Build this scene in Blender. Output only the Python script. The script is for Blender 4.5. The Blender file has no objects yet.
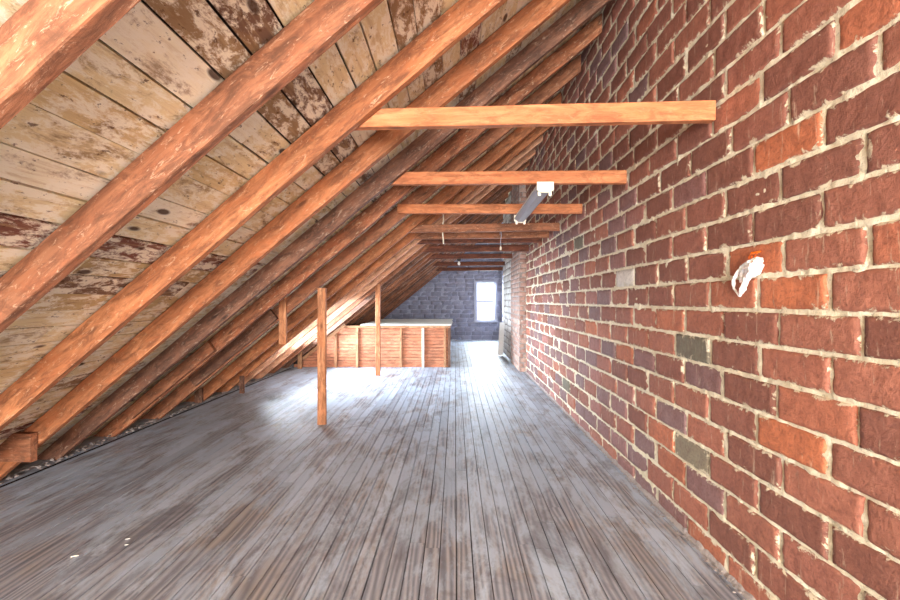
import bpy, bmesh, math, random
from mathutils import Vector, Matrix, noise
random.seed(7)
R = random.random
def U(a, b): return a + (b - a) * random.random()
C = bpy.context.scene.collection

# ---------------------------------------------------------------- layout (metres, camera at origin height z=0)
F = 430.0; VX, VY = 455.0, 301.0
H = 1.35            # eye height; everything is shifted so the floor is z=0
W = 1.34            # long brick wall
H0, M, S = 1.354 + H, 0.80, 0.086     # rafter underside height over x=0, roof pitch, slight skew of the framing
D = 14.9            # far gable wall
YB = -4.2           # wall behind the camera
TOPOFF = 0.15 * math.sqrt(1 + M * M)
def zr(x): return H0 + M * x        # underside of rafters
def at(px, py, Y): return Vector(((px - VX) / F * Y, Y, H - (py - VY) / F * Y))
def wall_at(px, py, X=W): Y = F * X / (px - VX); return at(px, py, Y)

# ---------------------------------------------------------------- node helpers
class NT:
    def __init__(s, name):
        s.m = bpy.data.materials.new(name); s.m.use_nodes = True
        s.t = s.m.node_tree; s.b = s.t.nodes['Principled BSDF']
    def n(s, typ, **kw):
        nd = s.t.nodes.new(typ)
        for k, v in kw.items():
            if k in nd.inputs: nd.inputs[k].default_value = v
            else: setattr(nd, k, v)
        return nd
    def l(s, a, b): s.t.links.new(a, b)
    def coord(s, scale=(1, 1, 1), kind='Object', off=None):
        c = s.n('ShaderNodeTexCoord'); mp = s.n('ShaderNodeMapping'); mp.inputs['Scale'].default_value = scale
        s.l(c.outputs[kind], mp.inputs['Vector'])
        if off is not None: s.l(off, mp.inputs['Location'])
        return mp.outputs[0]
    def noise(s, vec, scale, detail=4, rough=.6, dist=0):
        nd = s.n('ShaderNodeTexNoise'); nd.inputs['Scale'].default_value = scale; nd.inputs['Detail'].default_value = detail
        nd.inputs['Roughness'].default_value = rough; nd.inputs['Distortion'].default_value = dist
        s.l(vec, nd.inputs['Vector']); return nd.outputs['Fac']
    def ramp(s, fac, stops, interp='LINEAR'):
        r = s.n('ShaderNodeValToRGB'); cr = r.color_ramp; cr.interpolation = interp
        while len(cr.elements) < len(stops): cr.elements.new(.5)
        for e, (p, c) in zip(cr.elements, stops):
            e.position = p; e.color = (c, c, c, 1) if isinstance(c, (int, float)) else (*c, 1)
        s.l(fac, r.inputs[0]); return r.outputs[0]
    def mix(s, fac, a, b, mode='MIX'):
        m = s.n('ShaderNodeMix', data_type='RGBA', blend_type=mode)
        for sock, v in ((m.inputs[0], fac), (m.inputs[6], a), (m.inputs[7], b)):
            if isinstance(v, (int, float)): sock.default_value = v
            elif isinstance(v, tuple): sock.default_value = (*v, 1)
            else: s.l(v, sock)
        return m.outputs[2]
    def math(s, op, a, b=0.0):
        m = s.n('ShaderNodeMath', operation=op)
        for sock, v in ((m.inputs[0], a), (m.inputs[1], b)):
            if isinstance(v, (int, float)): sock.default_value = v
            else: s.l(v, sock)
        return m.outputs[0]
    def bump(s, h, strength=.5, dist=.01):
        b = s.n('ShaderNodeBump'); b.inputs['Strength'].default_value = strength; b.inputs['Distance'].default_value = dist
        s.l(h, b.inputs['Height']); s.l(b.outputs[0], s.b.inputs['Normal'])
    def attr(s, name='tint'):
        a = s.n('ShaderNodeAttribute', attribute_name=name); sp = s.n('ShaderNodeSeparateColor')
        s.l(a.outputs['Color'], sp.inputs[0]); return a.outputs['Vector'], sp.outputs
    def out(s, col=None, rough=.7, spec=.3):
        if isinstance(col, tuple): s.b.inputs['Base Color'].default_value = (*col, 1)
        elif col is not None: s.l(col, s.b.inputs['Base Color'])
        if isinstance(rough, (int, float)): s.b.inputs['Roughness'].default_value = rough
        else: s.l(rough, s.b.inputs['Roughness'])
        s.b.inputs['Specular IOR Level'].default_value = spec
        return s.m

def srgb(r, g, b):
    f = lambda c: (c / 255 / 12.92) if c / 255 <= .04045 else ((c / 255 + .055) / 1.055) ** 2.4
    return (f(r), f(g), f(b))

def plain(name, col, rough=.5, spec=.4, metal=0):
    t = NT(name); t.b.inputs['Metallic'].default_value = metal
    v = t.coord(); k = t.noise(v, 30, 3)
    c = t.mix(t.ramp(k, [(.3, .0), (.75, .35)]), col, tuple(x * .7 for x in col))
    return t.out(c, rough, spec)

def timber(name, light, mid, dark, worn=.25, wornc=srgb(225, 170, 130)):
    """sawn framing timber, grain along local X"""
    t = NT(name)
    oi = t.n('ShaderNodeObjectInfo'); off = t.math('MULTIPLY', oi.outputs['Random'], 37.0)
    cx = t.n('ShaderNodeCombineXYZ'); t.l(off, cx.inputs[0]); t.l(off, cx.inputs[1])
    g = t.coord((1.3, 22, 22), off=cx.outputs[0]); big = t.coord((1, 2, 2), off=cx.outputs[0]); fine = t.coord((6, 60, 60), off=cx.outputs[0])
    n1 = t.noise(g, 1.6, 6, .62, .6); n2 = t.noise(big, 1.7, 3); n3 = t.noise(fine, 1.5, 3)
    col = t.ramp(n1, [(.28, dark), (.5, mid), (.72, light)])
    col = t.mix(t.ramp(n2, [(.35, 0.), (.7, .55)]), col, dark)
    col = t.mix(t.ramp(n2, [(.25, .4), (.45, 0.)]), col, light)
    # knots
    kv = t.coord((2.4, 9, 9), off=cx.outputs[0]); vo = t.n('ShaderNodeTexVoronoi'); vo.inputs['Scale'].default_value = 1.0
    t.l(kv, vo.inputs['Vector'])
    col = t.mix(t.ramp(vo.outputs['Distance'], [(.07, .85), (.16, 0.)]), col, tuple(x * .45 for x in dark))
    # mottled grime, then scuffs and pale fibres
    gr = t.noise(t.coord((3.5, 12, 12), off=cx.outputs[0]), 1.6, 7, .75, .8)
    col = t.mix(t.ramp(gr, [(.40, .75), (.56, 0.)]), col, tuple(x * .62 for x in dark))
    rd = t.noise(t.coord((2.2, 5, 5), off=cx.outputs[0]), 2.1, 5, .7, .6)
    col = t.mix(t.ramp(rd, [(.50, 0.), (.64, .5)]), col, tuple(a * b for a, b in zip(mid, (1.05, .86, .74))))
    sc = t.noise(t.coord((7, 22, 22), off=cx.outputs[0]), 2.2, 6, .8, 1)
    col = t.mix(t.ramp(sc, [(.57, 0.), (.66, worn)]), col, wornc)
    t.bump(t.math('ADD', t.math('ADD', n1, gr), t.math('MULTIPLY', n3, .5)), .5, .006)
    return t.out(col, .68, .25)

M_raf = timber('rafter orange timber', srgb(206, 142, 98), srgb(180, 114, 74), srgb(136, 84, 56), .55, srgb(228, 190, 154))
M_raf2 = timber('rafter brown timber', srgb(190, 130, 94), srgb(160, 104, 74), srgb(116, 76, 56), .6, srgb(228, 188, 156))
M_rafd = timber('rafter weathered timber', srgb(164, 118, 92), srgb(130, 90, 70), srgb(84, 60, 50), .6, srgb(210, 186, 164))
M_peel = timber('rafter peeling timber', srgb(204, 144, 104), srgb(168, 106, 74), srgb(112, 70, 50), .95, srgb(226, 196, 164))
M_pale = timber('rafter new timber', srgb(234, 190, 156), srgb(216, 164, 130), srgb(180, 124, 96), .5, srgb(242, 222, 204))
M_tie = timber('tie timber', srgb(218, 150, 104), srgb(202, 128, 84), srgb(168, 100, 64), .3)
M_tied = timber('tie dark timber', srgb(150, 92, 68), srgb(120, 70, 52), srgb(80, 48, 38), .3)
M_post = timber('post timber', srgb(224, 168, 124), srgb(200, 136, 94), srgb(156, 98, 66), .4)
M_stud = timber('stud timber', srgb(214, 176, 140), srgb(180, 136, 100), srgb(130, 90, 64), .3)
M_siding = timber('enclosure board', srgb(216, 156, 122), srgb(196, 130, 98), srgb(154, 98, 74), .3)

# roof boards: plaster-stained cream planks
t = NT('roof boards'); tv, tc = t.attr()
sh = t.n('ShaderNodeVectorMath', operation='SCALE'); t.l(tv, sh.inputs[0]); sh.inputs['Scale'].default_value = 50
base = t.ramp(tc[0], [(.0, srgb(236, 220, 176)), (.26, srgb(250, 242, 216)), (.48, srgb(228, 206, 156)), (.64, srgb(204, 178, 130)), (.76, srgb(160, 132, 100)), (.84, srgb(124, 96, 78)), (.90, srgb(128, 84, 72)), (.95, srgb(236, 222, 186))], 'CONSTANT')
g = t.noise(t.coord((26, 1.6, 26), off=sh.outputs[0]), 1.5, 6, .65, .5)
col = t.mix(t.ramp(g, [(.34, .6), (.50, 0.)]), base, srgb(196, 168, 126))
st = t.noise(t.coord((5, 2.0, 5), off=sh.outputs[0]), 1.5, 7, .74, .4)
col = t.mix(t.ramp(st, [(.54, 0.), (.63, .75)]), col, srgb(150, 118, 82))
wh = t.noise(t.coord((7, 3, 7), off=sh.outputs[0]), 2.6, 7, .76, .3)
col = t.mix(t.ramp(wh, [(.47, 0.), (.56, .9)]), col, srgb(252, 246, 226))
sp = t.noise(t.coord((16, 9, 16), off=sh.outputs[0]), 2.2, 4, .7)
col = t.mix(t.ramp(sp, [(.61, 0.), (.67, .8)]), col, srgb(96, 66, 44))
kv = t.n('ShaderNodeTexVoronoi'); kv.inputs['Scale'].default_value = 1; t.l(t.coord((6, 2.6, 6), off=sh.outputs[0]), kv.inputs['Vector'])
col = t.mix(t.ramp(kv.outputs['Distance'], [(.08, .9), (.13, 0.)]), col, srgb(70, 44, 30))
t.bump(t.math('ADD', g, wh), .5, .006)
M_roof = t.out(col, .85, .15)

# floor boards
t = NT('floor boards'); tv, tc = t.attr()
sh = t.n('ShaderNodeVectorMath', operation='SCALE'); t.l(tv, sh.inputs[0]); sh.inputs['Scale'].default_value = 40
wv = t.n('ShaderNodeTexWave', wave_type='BANDS', bands_direction='X'); wv.inputs['Scale'].default_value = 2.0; wv.inputs['Distortion'].default_value = 14
wv.inputs['Detail'].default_value = 2; wv.inputs['Detail Scale'].default_value = .8
t.l(t.coord((4.2, .42, 4.2), off=sh.outputs[0]), wv.inputs['Vector'])
g = t.noise(t.coord((45, 1.6, 45), off=sh.outputs[0]), 1.5, 5, .6)
wood = t.mix(wv.outputs['Fac'], srgb(118, 120, 130), srgb(170, 170, 178))
wood = t.mix(t.ramp(g, [(.3, .45), (.55, 0.)]), wood, srgb(112, 106, 108))
brown = t.mix(wv.outputs['Fac'], srgb(104, 94, 90), srgb(172, 154, 136))
gc = t.coord((1, 1, 1))
pn = t.noise(gc, 1.3, 5, .7, .4)
wood = t.mix(t.ramp(pn, [(.50, 0.), (.62, .6)]), wood, brown)
paint = t.ramp(tc[1], [(0, srgb(176, 190, 208)), (.5, srgb(194, 206, 222)), (1, srgb(162, 174, 192))])
pm = t.noise(t.coord((3.2, 1.1, 3)), 1.5, 7, .72, .3)
sy = t.n('ShaderNodeSeparateXYZ'); t.l(gc, sy.inputs[0])
worn = t.math('MULTIPLY', t.ramp(t.math('DIVIDE', sy.outputs[1], 6.0), [(.25, 1.), (.55, 0.)]), .13)   # bare boards at the near end, dusty paint farther in
col = t.mix(t.ramp(t.math('ADD', pm, worn), [(.47, .92), (.60, .04)]), wood, paint)
col = t.mix(t.math('MULTIPLY', t.ramp(tc[0], [(0, 0.), (1, .3)]), 1), col, srgb(124, 120, 124))
dk = t.noise(t.coord((2.2, 1.2, 2)), 1.1, 7, .72, .8)
col = t.mix(t.ramp(dk, [(.53, 0.), (.66, .6)]), col, srgb(98, 94, 98))
fl = t.noise(t.coord((20, 14, 20)), 3, 3, .7)
col = t.mix(t.ramp(fl, [(.70, 0.), (.74, .7)]), col, srgb(205, 203, 200))
t.bump(t.math('ADD', wv.outputs['Fac'], t.math('MULTIPLY', g, 2.0)), .22, .003)
M_floor = t.out(col, t.ramp(pm, [(.3, .6), (.7, .46)]), .4)
M_dirt = plain('dark gap dirt', srgb(44, 38, 36), .95, .1)

# brick (edge smear of mortar driven by the per-brick UV)
def brick_mat(name, stops, smear, mort, stain=.4):
    t = NT(name); tv, tc = t.attr()
    sh = t.n('ShaderNodeVectorMath', operation='SCALE'); t.l(tv, sh.inputs[0]); sh.inputs['Scale'].default_value = 30
    base = t.ramp(tc[0], stops, 'LINEAR')
    v = t.coord((1, 1, 1), off=sh.outputs[0])
    a = t.noise(v, 9, 6, .7, .4); b = t.noise(v, 70, 4, .7); c = t.noise(v, 4, 4, .65)
    hs = t.n('ShaderNodeHueSaturation'); t.l(base, hs.inputs['Color']); t.l(t.ramp(tc[1], [(0, .88), (1, 1.10)]), hs.inputs['Value'])
    col = t.mix(t.ramp(a, [(.35, stain), (.62, 0.)]), hs.outputs[0], srgb(112, 66, 54))
    col = t.mix(t.ramp(b, [(.35, .35), (.5, 0.)]), col, srgb(74, 40, 34))
    col = t.mix(t.ramp(b, [(.66, 0.), (.74, .6)]), col, srgb(222, 176, 140))
    uv = t.n('ShaderNodeUVMap'); sx = t.n('ShaderNodeSeparateXYZ'); t.l(uv.outputs[0], sx.inputs[0])
    def ed(o, k):
        return t.math('MULTIPLY', t.math('MINIMUM', o, t.math('SUBTRACT', 1.0, o)), k)
    e = t.math('MINIMUM', ed(sx.outputs[0], .35), ed(sx.outputs[1], .137))
    n = t.noise(t.coord((1, 1, 1)), 16, 6, .72, .5)
    thr = t.math('MULTIPLY', t.math('SUBTRACT', n, .52), smear * 1.0)
    m = t.ramp(t.math('ADD', t.math('MULTIPLY', t.math('SUBTRACT', thr, e), 60.0), .5), [(.3, 0.), (.7, 1.)])
    col = t.mix(t.math('MULTIPLY', m, .9), col, mort)
    # drips of lime wash over the face
    dr = t.noise(t.coord((26, 26, 3.5)), 1.6, 5, .7, .4)
    col = t.mix(t.ramp(dr, [(.60, 0.), (.74, .55)]), col, mort)
    mot = t.noise(t.coord((1, 1, 1), off=sh.outputs[0]), 26, 6, .8, .6)
    col = t.mix(t.ramp(mot, [(.36, stain), (.5, 0.)]), col, srgb(104, 62, 52))
    col = t.mix(t.ramp(mot, [(.60, 0.), (.72, stain * .8)]), col, srgb(206, 146, 116))
    t.bump(t.math('ADD', t.math('ADD', a, t.math('ADD', mot, t.math('MULTIPLY', b, .8))), t.math('MULTIPLY', m, .6)), .7, .007)
    return t.out(col, .68, .3)
M_brick = brick_mat('red brick', [(0, srgb(140, 92, 78)), (.15, srgb(158, 102, 86)), (.45, srgb(172, 112, 92)), (.85, srgb(180, 114, 92)), (.96, srgb(188, 116, 88)), (1, srgb(198, 118, 82))], .16, srgb(222, 208, 180))
M_brickp = brick_mat('plum and cool-lit brick', [(0, srgb(134, 110, 110)), (.3, srgb(150, 110, 106)), (.6, srgb(166, 116, 108)), (1, srgb(180, 122, 110))], .13, srgb(222, 212, 190))
M_brickpatch = brick_mat('grey patched brick', [(0, srgb(116, 112, 96)), (.5, srgb(196, 178, 150)), (1, srgb(226, 218, 208))], .26, srgb(205, 192, 168), .2)
M_white = brick_mat('whitewashed brick', [(0, srgb(234, 232, 230)), (.5, srgb(246, 245, 244)), (1, srgb(228, 224, 222))], .12, srgb(200, 196, 194), .0)
M_pierb = brick_mat('pier brick', [(0, srgb(176, 140, 128)), (.5, srgb(196, 160, 146)), (1, srgb(206, 176, 160))], .3, srgb(214, 202, 190), .15)
M_grey = brick_mat('blue grey painted block', [(0, srgb(146, 148, 164)), (.5, srgb(154, 156, 172)), (1, srgb(146, 148, 164))], .08, srgb(176, 178, 196), .04)
def mortar_mat(name, a, b):
    t = NT(name); v = t.coord()
    n = t.noise(v, 7, 7, .7); f = t.noise(v, 60, 5, .75)
    col = t.ramp(n, [(.3, b), (.6, a)]); col = t.mix(t.ramp(f, [(.30, .8), (.46, 0.)]), col, tuple(x * .35 for x in b))
    t.bump(t.math('ADD', n, f), .8, .01); return t.out(col, .9, .15)
M_mortar = mortar_mat('lime mortar', srgb(232, 222, 198), srgb(206, 192, 162))
M_mortarg = mortar_mat('grey mortar', srgb(176, 178, 194), srgb(150, 152, 170))
M_mortarw = mortar_mat('white mortar', srgb(170, 160, 156), srgb(150, 140, 136))

# glass
t = NT('window glass'); tr = t.n('ShaderNodeBsdfTransparent'); gl = t.n('ShaderNodeBsdfGlossy'); gl.inputs['Roughness'].default_value = .03
mx = t.n('ShaderNodeMixShader'); mx.inputs[0].default_value = .06; t.l(tr.outputs[0], mx.inputs[1]); t.l(gl.outputs[0], mx.inputs[2])
t.l(mx.outputs[0], t.t.nodes['Material Output'].inputs['Surface']); M_glass = t.m
M_wpaint = plain('white paint', srgb(232, 232, 232), .45)
M_gpaint = plain('grey paint', srgb(170, 174, 188), .5)
M_enamel = plain('white enamel', srgb(244, 244, 240), .35, .5)
M_cream = plain('cream end plate', srgb(238, 226, 204), .4)
M_plaster = plain('drywall sheet', srgb(226, 222, 214), .8, .2)
M_dark = plain('black bakelite', srgb(48, 44, 42), .5)
M_bulb = plain('frosted bulb', srgb(232, 230, 222), .2, .6)
M_bag = NT('white plastic'); M_bag.b.inputs['Subsurface Weight'].default_value = .15
M_bag = M_bag.out(srgb(246, 240, 238), .4, .5)
M_orange = plain('orange plastic', srgb(240, 110, 20), .45)

# ---------------------------------------------------------------- mesh helpers
def link(name, bm, mats, parent=None, smooth=False, loc=None):
    me = bpy.data.meshes.new(name)
    bmesh.ops.recalc_face_normals(bm, faces=bm.faces[:]); bm.to_mesh(me); bm.free()
    for m in (mats if isinstance(mats, (list, tuple)) else [mats]): me.materials.append(m)
    if smooth:
        for p in me.polygons: p.use_smooth = True
    o = bpy.data.objects.new(name, me); C.objects.link(o)
    if parent: o.parent = parent
    if loc is not None: o.location = loc
    return o
def tag(o, label=None, cat=None, group=None, kind=None):
    if label: o['label'] = label
    if cat: o['category'] = cat
    if group: o['group'] = group
    if kind: o['kind'] = kind
    return o
def empty(name, loc=(0, 0, 0)):
    o = bpy.data.objects.new(name, None); C.objects.link(o); o.location = loc; return o
def add_box(bm, x0, x1, y0, y1, z0, z1, bev=0, mi=0):
    vs = [bm.verts.new(p) for p in ((x0, y0, z0), (x1, y0, z0), (x1, y1, z0), (x0, y1, z0), (x0, y0, z1), (x1, y0, z1), (x1, y1, z1), (x0, y1, z1))]
    fs = [bm.faces.new([vs[i] for i in q]) for q in ((3, 2, 1, 0), (4, 5, 6, 7), (0, 1, 5, 4), (1, 2, 6, 5), (2, 3, 7, 6), (3, 0, 4, 7))]
    for f in fs: f.material_index = mi
    if bev:
        es = list({e for f in fs for e in f.edges})
        bmesh.ops.bevel(bm, geom=es, offset=bev, segments=2, affect='EDGES')
    return vs
def box(x0, x1, y0, y1, z0, z1, bev=0):
    bm = bmesh.new(); add_box(bm, x0, x1, y0, y1, z0, z1, bev); return bm

def beam(name, p0, p1, wid, hgt, mat, up=(0, 0, 1), parent=None, jit=.002, fixa=None, fixb=None, twist=0, wane=0):
    """sawn timber from p0 to p1 (centre of its lower edge face); grain follows local X"""
    p0 = Vector(p0); p1 = Vector(p1); d = (p1 - p0); L = d.length; d.normalize()
    y = Vector(up).cross(d).normalized(); z = d.cross(y).normalized()
    Mx = Matrix((d, y, z)).transposed().to_4x4(); Mx.translation = p0
    n = max(3, int(L / .12)); c = .004
    ring = [(-wid/2 + c, 0), (wid/2 - c, 0), (wid/2, c), (wid/2, hgt/2), (wid/2, hgt - c), (wid/2 - c, hgt), (-wid/2 + c, hgt), (-wid/2, hgt - c), (-wid/2, hgt/2), (-wid/2, c)]
    bm = bmesh.new(); rows = []; sd = random.random() * 100
    for i in range(n + 1):
        x = L * i / n; row = []
        for k, (a, b) in enumerate(ring):
            q = noise.noise_vector(Vector((x * 2.2 + sd, k * .37, sd)))
            aa, bb = a + q.x * jit * 1.5, b + q.y * jit * 1.5
            aa += math.sin(x * 1.1 + sd) * jit
            if wane and b < hgt * .3:
                w = max(0, noise.noise(Vector((x * 1.7, sd, 3)))) * wane; bb += w
            p = Vector((x, aa, bb))
            wp = Mx @ p
            if i == 0 and fixa: wp = fixa(wp, d)
            if i == n and fixb: wp = fixb(wp, d)
            row.append(bm.verts.new(Mx.inverted() @ wp))
        rows.append(row)
    m = len(ring)
    for i in range(n):
        for k in range(m):
            bm.faces.new((rows[i][k], rows[i][(k+1) % m], rows[i+1][(k+1) % m], rows[i+1][k]))
    bm.faces.new(rows[0]); bm.faces.new(rows[-1][::-1])
    o = link(name, bm, mat)
    o.matrix_world = Mx
    if parent:
        o.parent = parent; o.matrix_parent_inverse = Matrix.Identity(4)
        o.matrix_basis = Matrix.Translation(-Vector(parent.location)) @ Mx
    return o

def tube(bm, pts, r, seg=8, flat=1.0):
    pts = [Vector(p) for p in pts]; rings = []
    for i, p in enumerate(pts):
        d = (pts[min(i+1, len(pts)-1)] - pts[max(i-1, 0)]).normalized()
        a = d.cross(Vector((0, 0, 1)) if abs(d.z) < .9 else Vector((1, 0, 0))).normalized(); b = d.cross(a)
        rr = r[i] if isinstance(r, (list, tuple)) else r
        rings.append([bm.verts.new(p + a * math.cos(2*math.pi*k/seg) * rr + b * math.sin(2*math.pi*k/seg) * rr * flat) for k in range(seg)])
    for i in range(len(rings)-1):
        for k in range(seg):
            bm.faces.new((rings[i][k], rings[i][(k+1) % seg], rings[i+1][(k+1) % seg], rings[i+1][k]))
    bm.faces.new(rings[0]); bm.faces.new(rings[-1][::-1])

# ---------------------------------------------------------------- FLOOR
bm = bmesh.new(); tl = bm.loops.layers.color.new('tint')
pw = .086; x = -3.95; FX1 = 1.75
while x < FX1:
    x1 = min(x + pw, FX1); y = YB + U(0, 1.5) - 1.5
    while y < D:
        L = U(1.2, 4.2); y1 = min(y + L, D)
        ya = max(y, YB)
        if y1 > YB + .05:
            n0 = len(bm.faces); dz = U(-.0012, .0008); g = U(.0018, .0036)
            bm.faces.ensure_lookup_table()
            add_box(bm, x + g, x1 - g, ya + .0012, y1 - .0012, -.02, dz)
            bm.faces.ensure_lookup_table(); c = (R(), R(), R(), 1)
            for f in bm.faces[n0:]:
                for l in f.loops: l[tl] = c
        y = y1
    x = x1
n0 = len(bm.faces); add_box(bm, -3.95, FX1, YB, D, -.06, -.021, mi=1)
tag(link('floor', bm, [M_floor, M_dirt]), kind='structure')

# ---------------------------------------------------------------- CEILING (roof boards)
SKY = (6.35, 8.9, -2.95, -1.85)      # opening of the added roof window: y0,y1,x0,x1
sl = Vector((1, 0, M)).normalized(); nrm = Vector((-M, 0, 1)).normalized()
bm = bmesh.new(); tl = bm.loops.layers.color.new('tint')
bw = .138; s = 0; total = (1.78 + 3.93) * math.sqrt(1 + M*M)
base0 = Vector((-3.93, 0, zr(-3.93) + TOPOFF + .002))
while s < total:
    w = U(.125, .165); s1 = min(s + w, total)
    xm = -3.93 + (s + s1) / 2 * sl.x
    y = YB - U(0, 2)
    while y < D + .3:
        y1 = min(y + U(1.8, 4.5), D + .3)
        segs = [(max(y, YB), y1)]
        if SKY[2] < xm < SKY[3]:
            new = []
            for a, b in segs:
                if a < SKY[0]: new.append((a, min(b, SKY[0])))
                if b > SKY[1]: new.append((max(a, SKY[1]), b))
            segs = new
        for a, b in segs:
            if b - a < .05: continue
            g = U(.002, .006); c = (R(), R(), R(), 1); n0 = len(bm.faces); h0, h1 = U(0, .006), U(0, .006)
            vs = []
            for yy in (a + .002, b - .002):
                for ss, hh in ((s + g, h0), (s1 - g, h1)):
                    for th in (0, .022):
                        vs.append(bm.verts.new(base0 + sl * ss + Vector((0, yy, 0)) + nrm * (hh + th)))
            for q in ((0, 2, 3, 1), (4, 5, 7, 6), (0, 1, 5, 4), (2, 6, 7, 3), (0, 4, 6, 2), (1, 3, 7, 5)):
                f = bm.faces.new([vs[i] for i in q])
                for l in f.loops: l[tl] = c
        y = y1
    s = s1
# dark felt above the boards
def slab(y0, y1, xa, xb):
    vs = [bm.verts.new((xx, yy, zr(xx) + TOPOFF + .04 + t_)) for t_ in (0, .03) for xx, yy in ((xa, y0), (xb, y0), (xb, y1), (xa, y1))]
    for q in ((0, 1, 2, 3), (7, 6, 5, 4), (0, 4, 5, 1), (1, 5, 6, 2), (2, 6, 7, 3), (3, 7, 4, 0)):
        bm.faces.new([vs[i] for i in q]).material_index = 1
slab(YB - .1, SKY[0], -3.95, 1.8); slab(SKY[1], D + .3, -3.95, 1.8); slab(SKY[0], SKY[1], SKY[3], 1.8); slab(SKY[0], SKY[1], -3.95, SKY[2])
tag(link('ceiling', bm, [M_roof, M_dirt]), kind='structure')

# ---------------------------------------------------------------- BRICK WALL builder
CH = .1119 * W; BL = .363
def brick_panel(name, origin, ux, un, length, courses, zc0, ch, bl, mats, pick, keep=lambda a, z: True, depth=.13, fine=lambda a: 6, jit=.0034, mortar_grid=None, offs=None, clip=None):
    """bricks laid on the line origin + ux*a, facing un. mats[-1] is mortar."""
    bm = bmesh.new(); tl = bm.loops.layers.color.new('tint'); uvl = bm.loops.layers.uv.new('UVMap')
    up = Vector((0, 0, 1)); mg = (.0086 if bl > .355 else .006)
    for r in range(courses):
        z0 = zc0 + r * ch; a = -(bl * (.5 if r % 2 else 0)) + U(-.05, .05) if offs is None else offs(r)
        while a < length:
            w = bl * ((U(.94, 1.06) * (1 if R() > .10 else .55)) if offs is None else (U(.97, 1.03) if not 1.2 < a + YB < 2.6 else 1.0))
            a0, a1 = max(a, 0), min(a + w, length)
            a += w
            if a1 - a0 < .05 or not keep((a0 + a1) / 2, z0 + ch / 2): continue
            nx = fine((a0 + a1) / 2); nz = max(3, nx // 2)
            q0, q1, r0, r1 = a0 + mg*U(.5, 1.4), a1 - mg*U(.5, 1.4), z0 + mg*U(.7, 1.3), z0 + ch - mg*U(.7, 1.3)
            mi = pick((a0 + a1) / 2, z0); c = (R(), R(), R(), 1); tilt = U(-.003, .003); proud = U(-.003, .003)
            if isinstance(mi, tuple): c = (mi[1], .7, R(), 1); mi = mi[0]
            q0, q1, r0, r1 = clip(q0, q1, r0, r1) if clip else (q0, q1, r0, r1)
            if q1 - q0 < .02 or r1 - r0 < .02: continue
            grid = []
            for i in range(nx + 1):
                col = []
                for k in range(nz + 1):
                    fu, fv = i / nx, k / nz
                    aa = q0 + (q1 - q0) * fu; zz = r0 + (r1 - r0) * fv
                    q = noise.noise_vector(Vector((aa * 24, zz * 24, r * .7)))
                    e = min(fu * (q1 - q0), (1 - fu) * (q1 - q0), fv * (r1 - r0), (1 - fv) * (r1 - r0))
                    edge = e < 1e-5
                    h = proud + tilt * (fu - .5) * 2 + q.z * .0025 - (.007 if edge else 0)
                    p = origin + ux * (aa + q.x * jit) + up * (zz + q.y * jit) + un * h
                    col.append(bm.verts.new(p))
                grid.append(col)
            def mkf(vs, uvs):
                f = bm.faces.new(vs); f.material_index = mi; f.smooth = True
                for l, w_ in zip(f.loops, uvs): l[tl] = c; l[uvl].uv = w_
            for i in range(nx):
                for k in range(nz):
                    mkf((grid[i][k], grid[i+1][k], grid[i+1][k+1], grid[i][k+1]), ((i/nx, k/nz), ((i+1)/nx, k/nz), ((i+1)/nx, (k+1)/nz), (i/nx, (k+1)/nz)))
            rim = [grid[i][0] for i in range(nx+1)] + [grid[nx][k] for k in range(1, nz+1)] + [grid[i][nz] for i in range(nx-1, -1, -1)] + [grid[0][k] for k in range(nz-1, 0, -1)]
            back = [bm.verts.new(v.co - un * .02) for v in rim]
            for i in range(len(rim)):
                j = (i + 1) % len(rim)
                mkf((rim[j], rim[i], back[i], back[j]), ((0, 0),) * 4)
    # mortar bed: noisy sheet just behind the faces
    mi = len(mats) - 1; z0 = zc0; z1 = zc0 + courses * ch
    for (a0, a1, st) in (mortar_grid or [(0, length, .05)]):
        nx = max(1, int((a1 - a0) / st)); nz = max(1, int((z1 - z0) / st)); rows = []
        for i in range(nx + 1):
            aa = a0 + (a1 - a0) * i / nx; col = []
            for k in range(nz + 1):
                zz = z0 + (z1 - z0) * k / nz
                h = -.0085 + noise.noise(Vector((aa * 26, zz * 26, 1))) * .0065 + noise.noise(Vector((aa * 7, zz * 7, 5))) * .006
                col.append(bm.verts.new(origin + ux * aa + up * zz + un * h))
            rows.append(col)
        for i in range(nx):
            for k in range(nz):
                if not keep(a0 + (a1 - a0) * (i + .5) / nx, z0 + (z1 - z0) * (k + .5) / nz): continue
                f = bm.faces.new((rows[i][k], rows[i+1][k], rows[i+1][k+1], rows[i][k+1])); f.material_index = mi; f.smooth = True
    return bm

def wall_body(bm, x0, x1, y0, y1, z0, z1, mi): add_box(bm, x0, x1, y0, y1, z0, z1, mi=mi)

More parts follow.
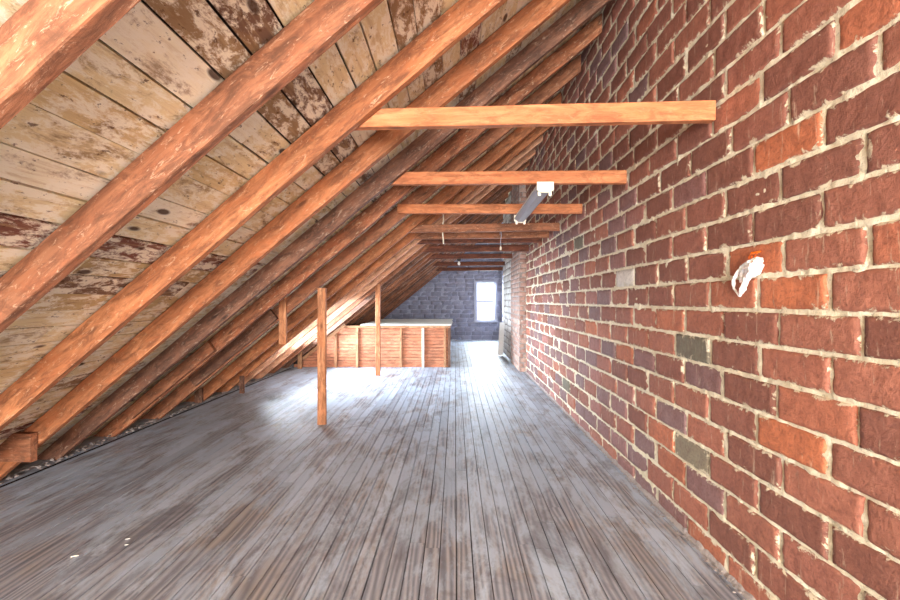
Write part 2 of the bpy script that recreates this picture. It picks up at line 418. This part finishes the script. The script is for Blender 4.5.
# long wall on the right. Course bed lines from the photo: one lies 14 px under the horizon at x=900
zline = H - (14 / 445) * W
nb = int(zline / CH) + 1; zc0 = zline - nb * CH
Y_END = 8.15
SPECIAL = [(0, 1.72, 0, 1.), (0, 2.08, 0, .98), (1, 1.95, 0, 1.), (4, 1.7, 0, 1.), (-3, 1.72, 0, .97), (-4, 1.82, 0, 1.), (-4, 1.5, 0, .6), (1, 3.42, 2, 1.), (-2, 2.44, 2, 0.), (-6, 2.38, 2, .4), (4, 4.6, 2, .0),
           (2, 1.72, 0, .0), (3, 1.65, 0, .05), (5, 1.6, 0, .1), (2, 2.1, 0, .0), (-2, 2.1, 0, .1), (-1, 3.0, 0, .9), (-5, 1.95, 0, .05)]
def pick_r(a, z):
    y = YB + a
    k = round((z - zc0) / CH) - nb
    for kk, yy, m_, c_ in SPECIAL:
        if kk == k and abs(yy - y) < .17: return (m_, c_)
    cool = min(1, max(0, (y - 2.0) / 2.2)) * .50 + (.25 if z < .75 and y > 2.0 else 0)  # more purple farther and lower: partly plum brick, partly bluish light painted in
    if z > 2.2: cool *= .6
    q = R()
    if q < .004 and y > 2.5: return 2
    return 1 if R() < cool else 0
bm = brick_panel('w', Vector((W, YB, 0)), Vector((0, 1, 0)), Vector((-1, 0, 0)), Y_END - YB, 28, zc0, CH, BL,
                 [M_brick, M_brickp, M_brickpatch, M_mortar], pick_r, keep=lambda a, z: z > -.05, offs=lambda r: ((1.535 if (r - nb) % 2 == 0 else 1.405) + U(-.012, .012) - YB) % BL - BL,
                 fine=lambda a: 26 if .9 < a + YB < 3.0 else (10 if 0 < a + YB < 5 else 5),
                 mortar_grid=[(0, 5.0, .06), (5.0, 7.5, .012), (7.5, Y_END - YB, .03)])
add_box(bm, W + .016, W + .3, YB, Y_END, 0, 4.0, mi=3)
tag(link('wall_right', bm, [M_brick, M_brickp, M_brickpatch, M_mortar]), kind='structure')

# brick pier (chimney breast) and whitewashed wall beyond it
X2 = 1.22; PY0, PY1, PY2 = 8.165, 9.45, 11.4
root = tag(empty('chimney_breast', (X2, PY0, 0)), 'slim pinkish brick chimney breast standing out from the far end of the long red wall', 'chimney breast')
bmf = brick_panel('p', Vector((0, 0, 0)), Vector((1, 0, 0)), Vector((0, -1, 0)), .30, 42, 0, .09, .2, [M_pierb, M_mortarw], lambda a, z: 0, fine=lambda a: 3, jit=.002,
                  keep=lambda a, z: z < 3.8)
add_box(bmf, .016, .5, .014, PY1 - PY0, 0, 3.86, mi=1)
link('front_face', bmf, [M_pierb, M_mortarw], root)
bms = brick_panel('p', Vector((0, 0, 0)), Vector((0, 1, 0)), Vector((-1, 0, 0)), PY1 - PY0, 42, 0, .09, .2, [M_pierb, M_mortarw], lambda a, z: 0, fine=lambda a: 3, jit=.002, keep=lambda a, z: z < 3.8)
link('side_face', bms, [M_pierb, M_mortarw], root)
bm = brick_panel('w', Vector((1.27, PY1 + .03, 0)), Vector((0, 1, 0)), Vector((-1, 0, 0)), PY2 - PY1 - .03, 25, 0, .152, .36, [M_white, M_mortarw], lambda a, z: 0, fine=lambda a: 4, keep=lambda a, z: z < 3.8)
add_box(bm, 1.286, 1.7, PY1 + .02, PY2, 0, 3.9, mi=1)
tag(link('wall_whitewashed', bm, [M_white, M_mortarw]), kind='structure')
X3 = 1.62
bm = brick_panel('w', Vector((X3, PY2, 0)), Vector((0, 1, 0)), Vector((-1, 0, 0)), D - PY2, 26, 0, .152, .36, [M_grey, M_mortarg], lambda a, z: 0, fine=lambda a: 4)
add_box(bm, X3 + .015, X3 + .2, PY2, D, 0, 4.0, mi=1)
tag(link('wall_right_far', bm, [M_grey, M_mortarg]), kind='structure')

# far gable wall with the window hole
wx0, wx1 = (475.5 - VX) / F * D, (496 - VX) / F * D; wz0, wz1 = H - (321 - VY) / F * D, H - (282 - VY) / F * D
def keep_far(a, z):
    x = -3.95 + a
    if wx0 + .02 < x < wx1 - .02 and wz0 + .02 < z < wz1 - .02: return False
    return z < zr(x) + TOPOFF + .05
def clip_far(q0, q1, r0, r1):
    a0, a1, b0, b1 = wx0 + 3.95 - .03, wx1 + 3.95 + .03, wz0 - .03, wz1 + .03
    if q1 <= a0 or q0 >= a1 or r1 <= b0 or r0 >= b1: return q0, q1, r0, r1
    if q0 < a0: return q0, a0, r0, r1
    if q1 > a1: return a1, q1, r0, r1
    if r0 < b0: return q0, q1, r0, b0
    if r1 > b1: return q0, q1, b1, r1
    return 0, 0, 0, 0
bm = brick_panel('w', Vector((-3.95, D, 0)), Vector((1, 0, 0)), Vector((0, -1, 0)), 5.55, 27, 0, .152, .36, [M_grey, M_mortarg], lambda a, z: 0, keep_far, fine=lambda a: 3,
                 mortar_grid=[(0, 5.55, .05)], clip=clip_far)
for b in ((-3.95, wx0, 0, 4.1), (wx1, 1.75, 0, 4.1), (wx0, wx1, 0, wz0), (wx0, wx1, wz1, 4.1)): add_box(bm, b[0], b[1], D + .016, D + .22, b[2], b[3], mi=1)
tag(link('wall_far', bm, [M_grey, M_mortarg]), kind='structure')

def window(name, cx, w, zb, zt, y, face, parent=None):
    """double hung window, face=-1 looks towards -Y"""
    root = empty(name, (cx, y, zb)); tag(root, kind='structure')
    h = zt - zb; f = .05
    bm = bmesh.new(); add_box(bm, -w/2 - .05, -w/2 + .02, -.02, .1, -.04, h + .05); add_box(bm, w/2 - .02, w/2 + .05, -.02, .1, -.04, h + .05)
    add_box(bm, -w/2 + .02, w/2 - .02, -.02, .1, h - .02, h + .05); link('window_frame', bm, M_gpaint, root)
    link('window_sill', box(-w/2 - .07, w/2 + .07, -.06, .1, -.05, .01), M_gpaint, root)
    for nm, z0, z1, yy in (('lower_sash', .01, h/2 + .02, .03), ('upper_sash', h/2 - .02, h - .02, .065)):
        bm = bmesh.new(); a, b = -w/2 + .02, w/2 - .02; k = .045
        add_box(bm, a, a + k, yy, yy + .03, z0, z1); add_box(bm, b - k, b, yy, yy + .03, z0, z1)
        add_box(bm, a + k, b - k, yy, yy + .03, z0, z0 + k); add_box(bm, a + k, b - k, yy, yy + .03, z1 - k, z1)
        s = link(nm, bm, M_gpaint, root)
        link('window_pane', box(a + k, b - k, yy + .012, yy + .016, z0 + k, z1 - k), M_glass, s)
    if face > 0: root.rotation_euler.z = math.pi
    return root
window('window_1', (wx0 + wx1) / 2, wx1 - wx0, wz0, wz1, D, -1)

# wall behind the camera, with an unseen window added for fill light
bw0, bw1, bz0, bz1 = -1.6, 1.1, .35, 2.3
bm = bmesh.new()
for b in ((-3.95, bw0, 0, 4.1), (bw1, 1.75, 0, 4.1), (bw0, bw1, 0, bz0), (bw0, bw1, bz1, 4.1)): add_box(bm, b[0], b[1], YB - .2, YB, b[2], b[3])
tag(link('wall_back', bm, M_mortar), kind='structure')
window('added_back_window', (bw0 + bw1) / 2, bw1 - bw0, bz0, bz1, YB, 1)
# outer closing of the low eave
tag(link('wall_left', box(-4.05, -3.95, YB, D, -.02, .3), M_dirt), kind='structure')

# added roof window between the left rafters, put in to bring daylight
root = empty('added_roof_window', ((SKY[2] + SKY[3]) / 2, (SKY[0] + SKY[1]) / 2, zr((SKY[2] + SKY[3]) / 2) + TOPOFF)); tag(root, kind='structure')
root.rotation_euler.y = -math.atan(M)
lx = (SKY[3] - SKY[2]) * math.sqrt(1 + M*M) / 2 - .02; ly = (SKY[1] - SKY[0]) / 2
bm = bmesh.new(); k = .05
add_box(bm, -lx, -lx + k, -ly, ly, 0.004, .07); add_box(bm, lx - k, lx, -ly, ly, 0.004, .07); add_box(bm, -lx + k, lx - k, -ly, -ly + k, 0.004, .07); add_box(bm, -lx + k, lx - k, ly - k, ly, 0.004, .07)
link('window_frame', bm, M_wpaint, root)
link('window_pane', box(-lx + k, lx - k, -ly + k, ly - k, .045, .05), M_glass, root)

# ---------------------------------------------------------------- RAFTERS
backs = [.985, 1.6, 2.27, 2.86, 3.40, 4.02, 4.66, 5.5, 6.1, 6.6, 7.2, 7.75, 8.4, 9.0]
while backs[-1] < D - .9: backs.append(backs[-1] + .6)
def seat(wp, d):
    t_ = (.002 - wp.z) / d.z; return wp + d * t_
def plumb(xw):
    def f(wp, d):
        return wp + d * ((xw - wp.x) / d.x)
    return f
rl = [
 'orange rafter cutting across the top left corner, nearest of all',
 'broad orange-brown rafter with a long lengthwise crack, second from the top left corner',
 'orange rafter whose underside hides the left end of the nearest collar tie',
 'slimmer orange-brown rafter passing just behind the nearest collar tie, with a block at its foot',
 'dark weathered brown rafter, fifth from the camera, reaching the floor at left',
 'rough-edged rafter with peeling pale patches, just behind the dark weathered one',
 'brown rafter carrying the hanging stub board on its face',
 'orange rafter that the near upright post is nailed to',
 'orange rafter just behind the near upright post',
 'pale new rafter lit from the left, nearest of the light pair of rafters',
 'pale new rafter, farther of the light pair behind the near post',
 'brown rafter just in front of the far upright post']
mats = [M_raf2, M_raf2, M_raf, M_raf, M_rafd, M_peel, M_raf2, M_raf, M_raf, M_pale, M_pale, M_raf2]  # nearest rafter takes browner timber to tone down its overlit face
for i, yb in enumerate(backs):
    th = .05; yc = yb - th / 2
    xt = W - .022 if yb + .1 < PY0 else (X2 - .045 if yb < PY2 + .02 else X3 - .025)
    dz = {1: -.004, 4: -.01}.get(i, U(-.006, .0))
    xa = -(H0) / M - .12
    p0 = Vector((xa, yc - S * xa, zr(xa) + dz)); p1 = Vector((xt, yc - S * xt, zr(xt) + dz))
    far = i >= len(rl)
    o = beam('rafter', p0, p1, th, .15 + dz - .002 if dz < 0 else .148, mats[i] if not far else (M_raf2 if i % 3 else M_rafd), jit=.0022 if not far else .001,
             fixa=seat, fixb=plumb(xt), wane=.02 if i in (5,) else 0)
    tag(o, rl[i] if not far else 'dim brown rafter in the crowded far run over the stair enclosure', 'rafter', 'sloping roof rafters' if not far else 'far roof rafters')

# doubled boards against the brown rafters on the left
def sister(i, xa, xb, yfront, mat, label, h=.14):
    a = Vector((xa, yfront - S * xa - .02, zr(xa) + .012)); b = Vector((xb, yfront - S * xb - .02, zr(xb) + .012))
    tag(beam('sister_board', a, b, .035, h, mat), label, 'board')
sister(6, -2.9, -1.95, 4.66 - .075, M_rafd, 'short dark patch board nailed beside the rafter left of the hanging stub')
sister(5, -3.15, -2.3, 4.02 - .075, M_raf2, 'splintered reinforcing board against the lower end of the peeling rafter', .11)

# cleat at the foot of the fourth rafter, seen at the left picture edge
a = at(-60, 470, 2.72); b = at(33, 470, 2.72 )
y0 = 2.8 - .05 - S * a.x - .03
zb = H - (468 - VY) / F * (2.8 - .05 + .06 * 2.75)
tag(beam('rafter_block', (-3.35, 2.775 + S * 3.35, zb + .0), (-2.97, 2.775 + S * 2.97, zb + .0), .045, .2, M_raf2),
    'red-brown timber block nailed to a rafter foot at the left picture edge', 'timber block')

# ---------------------------------------------------------------- COLLAR TIES
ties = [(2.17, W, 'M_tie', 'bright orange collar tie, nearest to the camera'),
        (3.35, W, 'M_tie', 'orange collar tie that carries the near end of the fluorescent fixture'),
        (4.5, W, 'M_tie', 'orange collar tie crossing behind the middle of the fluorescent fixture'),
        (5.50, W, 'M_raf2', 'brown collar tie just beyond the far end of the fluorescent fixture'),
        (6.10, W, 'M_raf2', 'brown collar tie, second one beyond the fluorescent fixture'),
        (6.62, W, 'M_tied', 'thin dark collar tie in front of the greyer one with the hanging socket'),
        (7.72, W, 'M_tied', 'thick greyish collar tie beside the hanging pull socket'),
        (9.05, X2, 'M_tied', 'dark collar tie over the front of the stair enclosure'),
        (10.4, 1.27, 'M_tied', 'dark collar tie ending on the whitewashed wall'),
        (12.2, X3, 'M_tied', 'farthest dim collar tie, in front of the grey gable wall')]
TZ = H + .885
for k, (y, xr, mn, lab) in enumerate(ties):
    xl = (TZ - H0) / M - .03          # tucked beside the rafter
    y += S * W; i = min(range(len(backs)), key=lambda j: abs(backs[j] - y))
    front = k == 2
    if k in (2,): yb = backs[i] - .05 - .034; xl += .0
    else: yb = backs[i] + .034
    xr2 = xr - .024
    tag(beam('collar_tie', (xl, yb - S * xl, TZ + (.055 if k < 3 else .0)), (xr2, yb - S * xr2, TZ + (.03 if k == 0 else .02 if k < 3 else .0)), .05, .10 if k != 6 else .12, globals()[mn], jit=.0015), lab, 'collar tie', 'collar ties across the attic')

# ---------------------------------------------------------------- POSTS
def post(px, py, top_py, w, mat, name, lab, cat='post', dep=.045):
    Y = F * H / (py - VY); x = (px - VX) / F * Y; zt = H - (top_py - VY) / F * Y
    # stand against the front face of the nearest rafter behind
    best = min((b - .05 - S * x - .033 for b in backs), key=lambda v: abs(v - Y)); Y = best
    x = (px - VX) / F * Y; zt = H - (top_py - VY) / F * Y
    return tag(beam(name, (x, Y, .001), (x, Y, zt), dep, w, mat, up=(-1, 0, 0)), lab, cat) if False else \
        tag(beam(name, (x + w/2, Y, .001), (x + w/2, Y, zt), dep, w, mat, up=(-1, 0, 0)), lab, cat)
post(322, 420, 288, .09, M_post, 'wooden_post', 'upright two-by-four post standing alone in the near floor under the rafters')
post(378, 374, 284, .085, M_post, 'wooden_post', 'thin upright post standing in front of the stair enclosure')
post(242, 391, 376, .06, M_rafd, 'knee_post', 'tiny dark knee post at the left floor edge')
post(199, 401, 388, .1, M_rafd, 'knee_post', 'squat dark knee post at the left floor edge, nearer the camera')
post(300, 371, 344, .085, M_stud, 'knee_post', 'short grey-brown knee post just left of the stair enclosure')
# hanging stub board
Y = 4.66 - .05 - .032 + S*1.95; x = (283 - VX) / F * Y
tag(beam('hanging_stub_board', (x + .04, Y, H - (344 - VY) / F * Y), (x + .04, Y, H - (298 - VY) / F * Y), .04, .08, M_post, up=(-1, 0, 0)),
    'orange stub board hanging from a rafter short of the floor', 'board')

# ---------------------------------------------------------------- STAIR ENCLOSURE
EY = 8.72; EX1 = (448 - VX) / F * EY; ET = H - (328 - VY) / F * EY; EYB = 11.3
root = tag(empty('stair_enclosure', (-1.6, EY, 0)), 'low board-clad stair enclosure with exposed studs and a pale sheet on top', 'enclosure')
def child(o): o.parent = root; o.location = Vector(o.location) - Vector(root.location); return o
# board faces follow the roof slope on the left
def xl_at(z): return (z - H0) / M + .02
bm = bmesh.new(); nbd = 12; bh = ET / nbd
for k in range(nbd):
    z0, z1 = k * bh + .002, (k + 1) * bh - .004
    a = max(xl_at(z1) , -3.3)
    vs = add_box(bm, a, EX1, EY + .05, EY + .07 + U(0, .004), z0 + .001, z1)
o = link('cladding', bm, M_siding); child(o)
bm = bmesh.new(); add_box(bm, -3.3, EX1 - .01, EY + .078, EY + .09, .001, .3); add_box(bm, xl_at(ET), EX1 - .01, EY + .078, EY + .09, .3, ET)
child(link('backing', bm, M_dirt))
bm = bmesh.new()
for k in range(nbd): add_box(bm, EX1 - .02, EX1, EY + .09, EYB, k * bh + .003, (k + 1) * bh - .003)
child(link('side_cladding', bm, M_siding))
bm = bmesh.new(); add_box(bm, xl_at(ET), EX1 - .02, EYB - .02, EYB, .001, ET); child(link('rear_cladding', bm, M_siding))
for px, w, m in ((335.5, .05, M_stud), (357, .05, M_stud), (401, .045, M_stud), (423, .045, M_plaster), (445, .05, M_stud)):
    x = (px - VX) / F * EY
    zt = min(ET, zr(x) - .03)
    o = beam('stud', (x + w/2, EY + .024, .001), (x + w/2, EY + .024, zt), .045, w, m, up=(-1, 0, 0)); child(o)
    if m is M_plaster: o['label'] = 'white painted stud'
o = beam('corner_post', (EX1 + .05, EY + .06, .001), (EX1 + .05, EY + .06, ET), .09, .05, M_rafd, up=(-1, 0, 0)); child(o)
o = beam('top_rail', (xl_at(ET) + .1, EY + .02, ET), (EX1 + .05, EY + .02, ET), .09, .045, M_stud); child(o)
o = beam('sloping_brace', (at(304, 360, EY - .03)), (at(346, 326, EY - .03)), .04, .06, M_stud); child(o)
bm = bmesh.new(); nx, ny = 24, 12; X0, X1, Y0_, Y1_ = xl_at(ET) + .45, EX1 + .07, EY - .03, EYB + .02
for th in (0, .02):
    g = [[bm.verts.new((X0 + (X1 - X0) * i / nx + (noise.noise(Vector((j * .9, 3, 1))) * .05 if i == nx else 0), Y0_ + (Y1_ - Y0_) * j / ny, ET + .047 + th + .006 * (noise.noise(Vector((i * .3, j * .3, 0))) + 1))) for j in range(ny + 1)] for i in range(nx + 1)]
    for i in range(nx):
        for j in range(ny): bm.faces.new((g[i][j], g[i+1][j], g[i+1][j+1], g[i][j+1]))
    if th == 0: g0 = g
for i in range(nx):
    for j in (0, ny): bm.faces.new((g0[i][j], g0[i+1][j], g[i+1][j], g[i][j]))
for j in range(ny):
    for i in (0, nx): bm.faces.new((g0[i][j], g0[i][j+1], g[i][j+1], g[i][j]))
tag(link('drywall_sheet', bm, M_plaster), 'pale sheet of drywall lying over the stair enclosure', 'drywall sheet')

# ---------------------------------------------------------------- FLUORESCENT FIXTURE
fx, fy, fz = .665, 3.17, TZ - .008
root = tag(empty('fluorescent_fixture', (fx, fy, fz)), 'white fluorescent strip fixture without tubes hung under the collar ties', 'light fixture')
L = 1.22
def prism(prof, y0, y1):
    bm = bmesh.new(); a = [bm.verts.new((x, y0, z)) for x, z in prof]; b = [bm.verts.new((x, y1, z)) for x, z in prof]
    n = len(prof)
    for i in range(n): bm.faces.new((a[i], a[(i+1) % n], b[(i+1) % n], b[i]))
    bm.faces.new(a); bm.faces.new(b[::-1]); return bm
link('housing', prism([(-.045, 0), (.045, 0), (.045, -.045), (.025, -.062), (-.025, -.062), (-.045, -.045)], 0, L), M_enamel, root)
link('reflector', prism([(-.06, -.035), (-.046, -.028), (-.046, -.048), (-.026, -.066), (.026, -.066), (.046, -.048), (.046, -.028), (.06, -.035), (.06, -.04), (.048, -.055), (.028, -.072), (-.028, -.072), (-.048, -.055), (-.06, -.04)], .012, L - .012), M_gpaint, root)
for y0 in (-.008, L - .004): 
    o = link('end_cap', prism([(-.062, 0), (.062, 0), (.062, -.06), (.03, -.078), (-.03, -.078), (-.062, -.06)], y0, y0 + .012), M_cream, root); o['label'] = 'cream end plate'
for y0 in (.012, L - .03):
    for sx in (-.04, .04):
        bm = box(sx - .011, sx + .011, y0, y0 + .016, -.098, -.062, .003); link('lamp_holder', bm, M_cream, root)

# hanging cords with sockets
bm = bmesh.new(); p = at(500, 226, 5.75); q = at(501.5, 246, 5.75)
pts = [p + (q - p) * t_ + Vector((.012 * math.sin(t_ * 5), 0, 0)) for t_ in [i / 10 for i in range(11)]]
pts[0].z = TZ + .0
root = tag(empty('hanging_socket', pts[-1]), 'small lamp socket hanging on a cord from the ties beyond the fixture', 'lamp socket')
def local(bm, o):
    for v in bm.verts: v.co -= Vector(o.location)
    return bm
tube(bm, pts, .004, 6); link('cord', local(bm, root), M_gpaint, root)
bm = bmesh.new(); tube(bm, [(0, 0, 0), (0, 0, -.02), (0, 0, -.05), (0, 0, -.055)], [.006, .013, .013, .009], 12); link('socket', bm, M_cream, root)
bm = bmesh.new(); p = at(443, 212, 5.56); q = at(443, 244, 5.56)
tube(bm, [p + (q - p) * i / 8 + Vector((.006 * math.sin(i), 0, 0)) for i in range(9)], .009, 6)
tag(link('hanging_wire', bm, M_cream), 'thin pale strip of wire hanging at the left end of the brown collar ties', 'wire')
p = at(459, 254, 9.0)
root = tag(empty('bulb_socket', (p.x, 9.01, TZ + .0)), 'dark bulb socket with a pale bulb fixed under a far collar tie', 'lamp socket')
bm = bmesh.new(); tube(bm, [(0, 0, -.003), (0, 0, -.05)], [.045, .03], 14); link('socket', bm, M_dark, root)
bm = bmesh.new(); tube(bm, [(0, 0, -.05), (0, 0, -.07), (0, 0, -.1), (0, 0, -.125), (0, 0, -.135)], [.014, .022, .034, .026, .008], 14); link('bulb', bm, M_bulb, root, True)
# porcelain knob on a rafter
i = 5; p = at(366, 256, 6.0); 
bm = bmesh.new(); x = p.x; y = backs[8] - .05 - S * x - .002; x = (366 - VX) / F * y; z = H - (256 - VY) / F * y
tube(bm, [(x, y - .03, z), (x, y - .022, z), (x, y - .015, z), (x, y - .008, z), (x, y, z)], [.014, .02, .013, .02, .02], 12)
tag(link('porcelain_knob', bm, M_bulb), 'small white porcelain wiring knob on an upper rafter face', 'insulator')

# ---------------------------------------------------------------- WHITE PLASTIC BAG SCRAP ON THE WALL
def wp(zx, zy, off=.03): return wall_at(700 + zx / 6, 220 + zy / 6, W - off)
bm = bmesh.new()
def strand(pl, rr, off=.03, flat=.6):
    P = [wp(a, b, off + .008 * math.sin(i * 2.1)) for i, (a, b) in enumerate(pl)]
    Q = []; Rr = []
    for i in range(len(P) - 1):
        for s_ in range(4):
            t_ = s_ / 4; Q.append(P[i].lerp(P[i+1], t_)); Rr.append((rr[i] * (1 - t_) + rr[i+1] * t_) * U(.85, 1.15))
    Q.append(P[-1]); Rr.append(rr[-1]); tube(bm, Q, Rr, 10, flat)
strand([(350, 228), (310, 250), (262, 278), (222, 320), (200, 365), (203, 410), (235, 458)], [.012, .018, .016, .012, .009, .007, .006])
strand([(352, 228), (330, 265), (300, 310), (278, 360), (258, 410), (238, 460)], [.016, .024, .024, .019, .014, .006], .034)
strand([(355, 230), (362, 262), (350, 310), (318, 335), (290, 340)], [.013, .016, .014, .014, .011], .028)
strand([(315, 245), (275, 290), (250, 335), (242, 375)], [.009, .014, .012, .006], .03)
strand([(335, 240), (318, 290), (292, 340)], [.012, .020, .014], .042)
root = tag(empty('plastic_bag_scrap', wp(340, 225, 0)), 'crumpled white plastic bag scrap hanging on the red brick wall at right', 'plastic bag')
o = link('bag', local(bm, root), M_bag, root, True)
md = o.modifiers.new('r', 'REMESH'); md.mode = 'VOXEL'; md.voxel_size = .0028; md.use_smooth_shade = True
tx = bpy.data.textures.new('crumple', 'CLOUDS'); tx.noise_scale = .014; dm = o.modifiers.new('d', 'DISPLACE'); dm.texture = tx; dm.strength = .007; dm.mid_level = .5
bm = bmesh.new()
for a in (-.022, 0, .018):
    tube(bm, [(.004, a, .025), (-.012, a - .003, .022), (-.025, a - .004, .004), (-.022, a, -.012)], [.003, .004, .004, .003], 8)
link('orange_tie', bm, M_orange, root, True)

# leaning white board by the whitewashed wall
tag(beam('leaning_board', (1.12, 10.6, .02), (1.20, 10.9, .80), .13, .02, M_wpaint, up=(-.35, -1, .2)) , 'white board leaning against the whitewashed wall near the window', 'board')

# ---------------------------------------------------------------- DEBRIS
def chip(px, py, s, mat, lab, name='paint_chip'):
    Y = F * H / (py - VY); x = (px - VX) / F * Y; bm = bmesh.new()
    n = 7; ang = [2*math.pi*i/n + U(-.2, .2) for i in range(n)]; r = [s * U(.55, 1) for _ in ang]
    a = [bm.verts.new((math.cos(t_) * q, math.sin(t_) * q * .7, .002 + s * .25 * math.cos(t_ + 1) + s * .25)) for t_, q in zip(ang, r)]
    b = [bm.verts.new(v.co + Vector((0, 0, s * .22))) for v in a]
    for i in range(n): bm.faces.new((a[i], a[(i+1) % n], b[(i+1) % n], b[i]))
    bm.faces.new(a[::-1]); bm.faces.new(b)
    tag(link(name, bm, mat, loc=(x, Y, -.001)), lab, 'paint chip', 'paint chips on the floor')
chip(74, 558, .026, M_cream, 'cream paint chip on the floor at lower left, nearest the camera')
chip(128, 540, .016, M_plaster, 'upright white paint chip by the dark floor crack')
chip(126, 546, .014, M_plaster, 'small white paint chip touching the upright one by the floor crack')
chip(90, 444, .02, M_gpaint, 'grey chip on the floor below the dark weathered rafter')
def crumbs(name, pts, mat, lab):
    bm = bmesh.new()
    for (x, y, s) in pts:
        q = [Vector((U(-1, 1), U(-1, 1), U(0, 1))).normalized() * s for _ in range(7)]
        vs = [bm.verts.new(Vector((x, y, s * .3)) + v) for v in q]
        try: bmesh.ops.convex_hull(bm, input=vs)
        except Exception: pass
    loose = [v for v in bm.verts if not v.link_faces]; bmesh.ops.delete(bm, geom=loose, context='VERTS')
    tag(link(name, bm, mat), lab, 'rubble', kind='stuff')
crumbs('mortar_crumbs', [(W - .012 - abs(random.gauss(0, .022)), U(1.2, 8.1), U(.003, .012)) for _ in range(900)], M_mortarw, 'crumbled mortar lying along the foot of the red brick wall')
crumbs('plaster_rubble', [(-3.37 + random.gauss(0, .03), U(2.6, 9.5), U(.006, .022)) for _ in range(700)], M_mortarw, 'plaster rubble and dirt lying between the rafter feet')
# long dark gap / strip along the left eave
tag(link('trim_1', box(-3.30, -3.28, 1.0, 8.6, .0015, .006), M_dirt), kind='structure')
# mortar skirt at the base of the long wall
bm = bmesh.new(); n = 260; rows = []
for i in range(n + 1):
    y = 1.0 + 7.1 * i / n; h = .022 + .014 * noise.noise(Vector((y * 5, 0, 0))) + .014 * noise.noise(Vector((y * 21, 2, 0))); w = .008 + .008 * noise.noise(Vector((y * 11, 4, 0)))
    rows.append([bm.verts.new(p) for p in ((W - .012 - w, y, .001), (W - .008 - w * .6, y, h * .55), (W - .002, y, h), (W + .01, y, h), (W + .01, y, .001))])
for i in range(n):
    for k in range(5): bm.faces.new((rows[i][k], rows[i][(k+1) % 5], rows[i+1][(k+1) % 5], rows[i+1][k]))
bm.faces.new(rows[0]); bm.faces.new(rows[-1][::-1])
tag(link('baseboard_right', bm, M_mortarw), kind='structure')

# ---------------------------------------------------------------- LIGHT
def area(name, loc, rot, sx, sy, e, col):
    l = bpy.data.lights.new(name, 'AREA'); l.shape = 'RECTANGLE'; l.size = sx; l.size_y = sy; l.energy = e; l.color = col
    o = bpy.data.objects.new(name, l); C.objects.link(o); o.location = loc; o.rotation_euler = rot; return o
area('daylight_far', ((wx0 + wx1) / 2, D + .3, (wz0 + wz1) / 2), (math.radians(-90), 0, 0), .75, 1.35, 170, (.80, .90, 1))
area('fill_light_back', ((bw0 + bw1) / 2, YB - .3, (bz0 + bz1) / 2), (math.radians(90), 0, 0), bw1 - bw0, bz1 - bz0, 640, (1, .97, .94))  # fill lamp outside the added back window, for flat frontal light
rx = (SKY[2] + SKY[3]) / 2 - .35
area('added_daylight_roof', (-3.75, (SKY[0] + SKY[1]) / 2 - .2, 1.2), (0, math.radians(-84), math.radians(-14)), .9, 2.4, 480, (.76, .88, 1))  # added lamp outside the roof opening, aimed across to brighten the brick wall
w = bpy.data.worlds.new('w'); bpy.context.scene.world = w; w.use_nodes = True
w.node_tree.nodes['Background'].inputs[0].default_value = (.85, .93, 1, 1); w.node_tree.nodes['Background'].inputs[1].default_value = 1.4

cam = bpy.data.cameras.new('cam'); cam.sensor_width = 36; cam.lens = F / 900 * 36; cam.clip_start = .02
cam.shift_x = (450 - VX) / 900; cam.shift_y = (VY - 300) / 900
co = bpy.data.objects.new('camera', cam); C.objects.link(co); co.location = (0, 0, H); co.rotation_euler = (math.pi / 2, 0, 0)
sc = bpy.context.scene; sc.camera = co
sc.view_settings.view_transform = 'Standard'; sc.view_settings.look = 'None'; sc.view_settings.gamma = 1; sc.view_settings.exposure = 1.17
